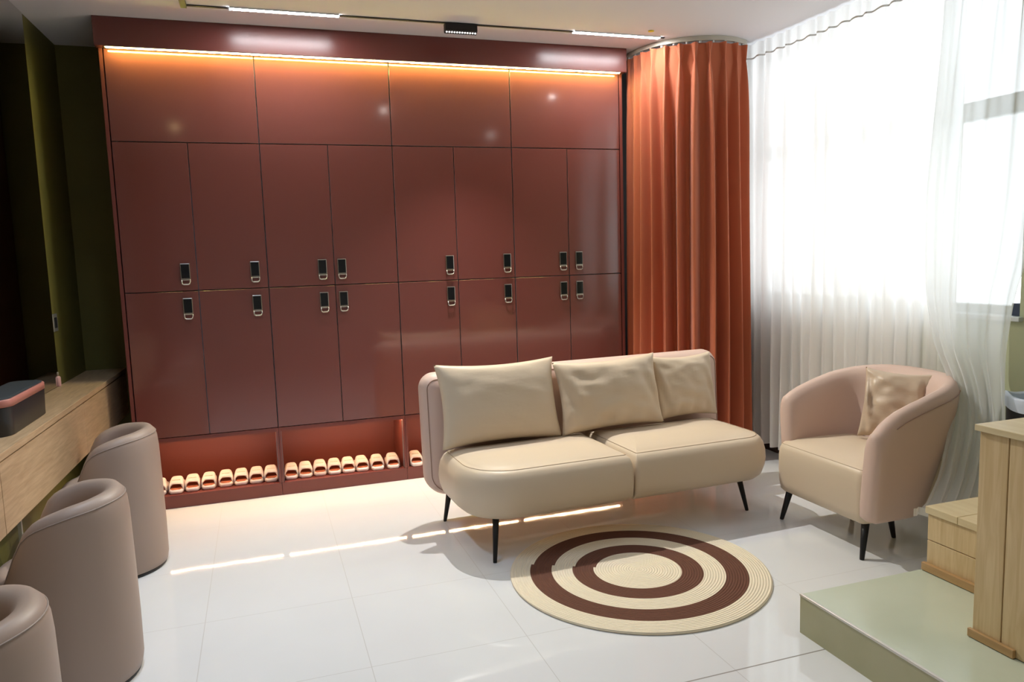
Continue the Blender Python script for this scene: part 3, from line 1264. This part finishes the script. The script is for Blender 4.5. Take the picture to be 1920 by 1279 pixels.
def curtain_rail():
    o = empty('curtain_rail', (0, 0, CEIL))
    tag(o, 'cream curved ceiling rail carrying the orange curtain', 'curtain rail')
    bm = bmesh.new()
    rings = []
    for k in range(61):
        c, n = ot.at(ot.L * k / 60)
        rings.append([c + n * .011 + Vector((0, 0, -.001)), c + n * .011 + Vector((0, 0, -.030)), c - n * .011 + Vector((0, 0, -.030)), c - n * .011 + Vector((0, 0, -.001))])
    loft(bm, rings)
    obj('rail', bm, M['rail'], o)
    for k in range(12):
        c, n = ot.at(ot.L * (k + .5) / 12)
        bm = bmesh.new()
        box(bm, c.x - .006, c.x + .006, c.y - .006, c.y + .006, -.044, -.0305, .001)
        obj('glider', bm, M['frame_white'], o)


curtain_rail()


def orange_curtain():
    NP = 11                     # pleats
    per = ot.L / NP
    rows = [2.806, 2.790, 2.765, 2.745, 2.728, 2.715, 2.706, 2.70, 2.694, 2.685, 2.67, 2.64, 2.59, 2.53, 2.45, 2.3, 2.0, 1.7, 1.4, 1.1, .8, .5, .25, .06, .02]
    bm = bmesh.new()
    cols = []
    nper = 18
    rnd = random.Random(3)
    jit = [rnd.uniform(-.16, .16) for _ in range(NP)]
    wid = [rnd.uniform(.78, 1.12) for _ in range(NP)]
    ph2 = [rnd.uniform(-1, 1) for _ in range(NP)]
    grid = []
    for z in rows:
        row = []
        down = sstep(2.70, 2.2, z)
        for k in range(NP * nper + 1):
            i = min(k // nper, NP - 1)
            f = k / nper - i                   # 0..1 in the pleat period
            dx = f - .5
            # lobe width: wide at the heading, pinched at 2.70, wide below
            c = interp([(2.02, 1.0), (2.4, .95), (2.60, .78), (2.68, .26), (2.70, .13), (2.72, .24), (2.806, .80)], z) * wid[i]
            A = interp([(.02, .085), (1.2, .078), (2.3, .062), (2.55, .048), (2.68, .034), (2.70, .030), (2.72, .032), (2.806, .040)], z)
            A *= 1 + .18 * ph2[i] * down
            if abs(dx) < .28:
                lat = dx * c
                off = A * lerp(math.cos(dx / .28 * PI / 2) ** .8, .5 + .5 * math.cos(dx / .28 * PI), .55 * down)
            else:
                e = (abs(dx) - .28) / .22
                lat = math.copysign(lerp(.28 * c, .5, e), dx)
                off = -.010 * down * math.sin(e * PI) - .012 * down * e
            lat += jit[i] * down * (1 - abs(dx) * 2) * .8
            s = (i + .5 + lat) * per
            c0, n = ot.at(s)
            sway = .012 * math.sin(s * 9 + z * 1.3) * down
            p = c0 + n * (off + sway) * lerp(.40, 1.0, sstep(.05, .32, s))
            row.append(bm.verts.new((p.x, p.y, z)))
        grid.append(row)
    for a, b in zip(grid[:-1], grid[1:]):
        for k in range(len(a) - 1):
            bm.faces.new((a[k], a[k + 1], b[k + 1], b[k]))
    o = obj('orange_curtain', bm, M['orange'], None, True, 1)
    s = o.modifiers.new('cloth_thickness', 'SOLIDIFY')
    s.thickness = .003
    s.offset = 0
    tag(o, 'orange pinch-pleated floor-length curtain in the corner beside the lockers', 'curtain')


orange_curtain()


def sheer_curtain():
    sx = Path([(4.0, -.22), (4.03, -.45), (4.045, -.70), (4.055, -1.2), (4.06, -1.99)])
    NP = 19
    per = sx.L / NP
    nper = 12
    rnd = random.Random(5)
    am = [rnd.uniform(.6, 1.3) for _ in range(NP + 1)]
    jt = [rnd.uniform(-.18, .18) for _ in range(NP + 1)]
    rows = [2.838, 2.80, 2.755, 2.73, 2.70, 2.62, 2.4, 2.0, 1.6, 1.2, .9, .6, .3, .10]
    root = empty('sheer_curtain', (4.045, -1.2, 0))
    tag(root, 'long white pleated sheer curtain covering the window behind the armchair', 'curtain')

    def P(k, z, lift=0.0):
        i = min(k // nper, NP - 1)
        f = k / nper - i
        a_ = lerp(am[i], am[i + 1], f)
        A = interp([(.1, .036), (1.0, .034), (2.4, .028), (2.7, .016), (2.838, .012)], z) * a_
        s = (i + f + .18 * math.sin(2 * PI * f) * .6 + jt[i] * math.sin(PI * f)) * per
        c, n = sx.at(s)
        w = math.sin(2 * PI * f)
        p = c + n * (A * w + .008 * math.sin(z * 2.1 + i * 1.7) * sstep(2.7, 1.8, z) + lift)
        return Vector((p.x, p.y, z)) - Vector((4.045, -1.2, 0))
    bm = bmesh.new()
    grid = [[bm.verts.new(P(k, z)) for k in range(NP * nper + 1)] for z in rows]
    for a, b in zip(grid[:-1], grid[1:]):
        for k in range(len(a) - 1):
            bm.faces.new((a[k], a[k + 1], b[k + 1], b[k]))
    obj('cloth', bm, M['sheer'], root, True)
    bm = bmesh.new()
    g2 = [[bm.verts.new(P(k, z, .0015)) for k in range(NP * nper + 1)] for z in (2.752, 2.742)]
    for a, b in zip(g2[:-1], g2[1:]):
        for k in range(len(a) - 1):
            bm.faces.new((a[k], a[k + 1], b[k + 1], b[k]))
    obj('heading_tape', bm, M['tape'], root, True)


sheer_curtain()


def billow_curtain():
    """second sheer panel, blown into the room by the open window"""
    # (z, left x, left y, right x, right y, belly)
    K = [(2.838, 4.03, -1.90, 4.00, -2.46, .00),
         (2.60, 4.01, -1.92, 3.98, -2.47, .02),
         (2.20, 3.96, -1.93, 3.97, -2.48, .04),
         (1.70, 3.92, -1.92, 3.98, -2.46, .05),
         (1.40, 3.92, -1.925, 3.97, -2.43, .05),
         (1.20, 3.92, -1.94, 3.95, -2.39, .05),
         (0.95, 3.95, -1.97, 3.94, -2.37, .04),
         (0.78, 3.90, -2.12, 3.93, -2.38, .02),
         (0.64, 3.76, -2.245, 3.91, -2.40, .012),
         (0.50, 3.71, -2.255, 3.88, -2.41, .010),
         (0.40, 3.64, -2.300, 3.84, -2.42, .010),
         (0.32, 3.52, -2.350, 3.79, -2.43, .012),
         (0.27, 3.41, -2.375, 3.74, -2.44, .015)]
    root = empty('billowing_sheer', (3.95, -2.1, 0))
    tag(root, 'white sheer curtain panel billowing into the room past the armchair', 'curtain')
    nu, nv = 72, 60
    bm = bmesh.new()
    grid = []
    zt = K[0][0]
    zb = K[-1][0]
    tabs = [[(-k[0], k[j]) for k in K] for j in range(1, 6)]

    def sm(tab, x):
        return sum(interp(tab, x + d) for d in (-.06, -.03, 0, .03, .06)) / 5 if x > -2.75 and x < -.34 else interp(tab, x)
    for j in range(nv + 1):
        v = j / nv
        z = lerp(zt, zb, v)
        lx, ly, rx, ry, be = [sm(t_, -z) for t_ in tabs]
        row = []
        for i in range(nu + 1):
            u = i / nu
            p = Vector((lerp(lx, rx, u), lerp(ly, ry, u), z))
            d = Vector((rx - lx, ry - ly, 0))
            n = Vector((d.y, -d.x, 0)).normalized()    # towards the room
            amp = interp([(0, .024), (.15, .015), (.4, .011), (.62, .016), (1, .018)], v)
            folds = math.sin(u * 2 * PI * 5 + 2.0 * v) + .6 * math.sin(u * 2 * PI * 9 - 3 * v + 1)
            bund = interp([(0, 1), (.25, .55), (.5, .35), (1, .8)], v)
            # gathered, denser folds towards the free edge
            edge = sstep(.62, 1.0, u)
            off = be * math.sin(PI * u) + amp * folds * (bund + .9 * edge)
            p = p + n * off + Vector((0, 0, -.06 * u * sstep(.85, 1, v) * 0))
            row.append(bm.verts.new(p - Vector((3.95, -2.1, 0))))
        grid.append(row)
    for a, b in zip(grid[:-1], grid[1:]):
        for k in range(len(a) - 1):
            bm.faces.new((a[k], a[k + 1], b[k + 1], b[k]))
    obj('cloth', bm, M['sheer_open'], root, True)
    bm = bmesh.new()
    e0 = [g.co.copy() for g in []]
    cl = root.children[0].data
    idx = nv * (nu + 1)
    pts = [cl.vertices[idx + i].co.copy() for i in range(nu + 1)]
    v0 = [bm.verts.new(q + Vector((-.002, -.002, .0))) for q in pts]
    v1 = [bm.verts.new(q + Vector((-.002, -.002, .035))) for q in pts]
    for i in range(nu):
        bm.faces.new((v0[i], v0[i + 1], v1[i + 1], v1[i]))
    obj('hem', bm, M['sheer'], root, True)


billow_curtain()

# ------------------------------------------------------------------ wooden step box, cabinet, bin on the right
PH = 0.1555


def step_box():
    x0, x1, y1, y0 = 3.212, 4.05, -2.614, -3.06
    o = empty('wooden_step', (x0, y1, PH))
    tag(o, 'low pale pine plank step on the sage platform beside the armchair', 'step')
    W_, D_ = x1 - x0, y1 - y0
    bm = bmesh.new()
    box(bm, 0.012, W_, -D_, -.010, .0, .124, .002)
    box(bm, 0.012, W_, -D_, -.010, .127, .234, .002)
    obj('side_planks', bm, M['pine'], o)
    bm = bmesh.new()
    for k in range(3):
        a = -.003 - k * .148
        box(bm, .004, W_, a - .146, a, .2345, .264, .002)
    obj('top_board', bm, M['pine_top'], o)
    bm = bmesh.new()
    box(bm, -.008, .0115, -D_, -.002, .0, .032, .002)
    obj('base_trim', bm, M['pine_dark'], o)


step_box()


def pine_cabinet():
    x0, x1, y1, y0 = 2.93, 3.40, -3.075, -4.2
    o = empty('pine_cabinet', (x0, y1, PH))
    tag(o, 'tall pale pine cabinet cut off by the right picture edge', 'cabinet')
    W_, D_ = x1 - x0, y1 - y0
    bm = bmesh.new()
    box(bm, .008, W_, -D_, -.012, .0, .700, .001)
    obj('body', bm, M['pine'], o)
    bm = bmesh.new()
    box(bm, -.002, .0075, -.105, -.006, .0, .700, .002)
    obj('corner_board', bm, M['pine'], o)
    bm = bmesh.new()
    box(bm, -.002, .0075, -D_, -.109, .0, .700, .002)
    obj('side_panel', bm, M['pine'], o)
    bm = bmesh.new()
    box(bm, -.014, W_ + .01, -D_, .006, .701, .722, .002)
    obj('top_board', bm, M['pine_top'], o)
    bm = bmesh.new()
    box(bm, -.016, -.0025, -.16, .002, .0, .028, .002)
    obj('base_trim', bm, M['pine_dark'], o)


pine_cabinet()


def trash_bin():
    o = empty('trash_bin', (4.06, -2.42, 0))
    tag(o, 'black waste bin with a pale bag folded over its rim by the green wall', 'bin')
    bm = bmesh.new()
    rr = [[(r * math.cos(2 * PI * k / 36), r * math.sin(2 * PI * k / 36), z) for k in range(36)] for r, z in ((.085, 0), (.09, .004), (.112, .735), (.112, .745))]
    loft(bm, rr, cap1=False)
    obj('body', bm, M['black_plastic'], o, True)
    bm = bmesh.new()
    rr = []
    rnd = random.Random(9)
    ph = [rnd.uniform(0, 6) for _ in range(3)]
    for (r, z, a) in ((.1145, .700, .004), (.1165, .73, .003), (.118, .752, .002), (.112, .766, .004), (.10, .760, .006), (.095, .64, .004)):
        rr.append([((r + abs(a * math.sin(5 * t_ + ph[0]))) * math.cos(t_), (r + abs(a * math.sin(7 * t_ + ph[1]))) * math.sin(t_), z + 2.5 * a * math.sin(3 * t_ + ph[2])) for t_ in [2 * PI * k / 48 for k in range(48)]])
    loft(bm, rr, cap0=False, cap1=False)
    obj('bag', bm, M['bag'], o, True)


trash_bin()
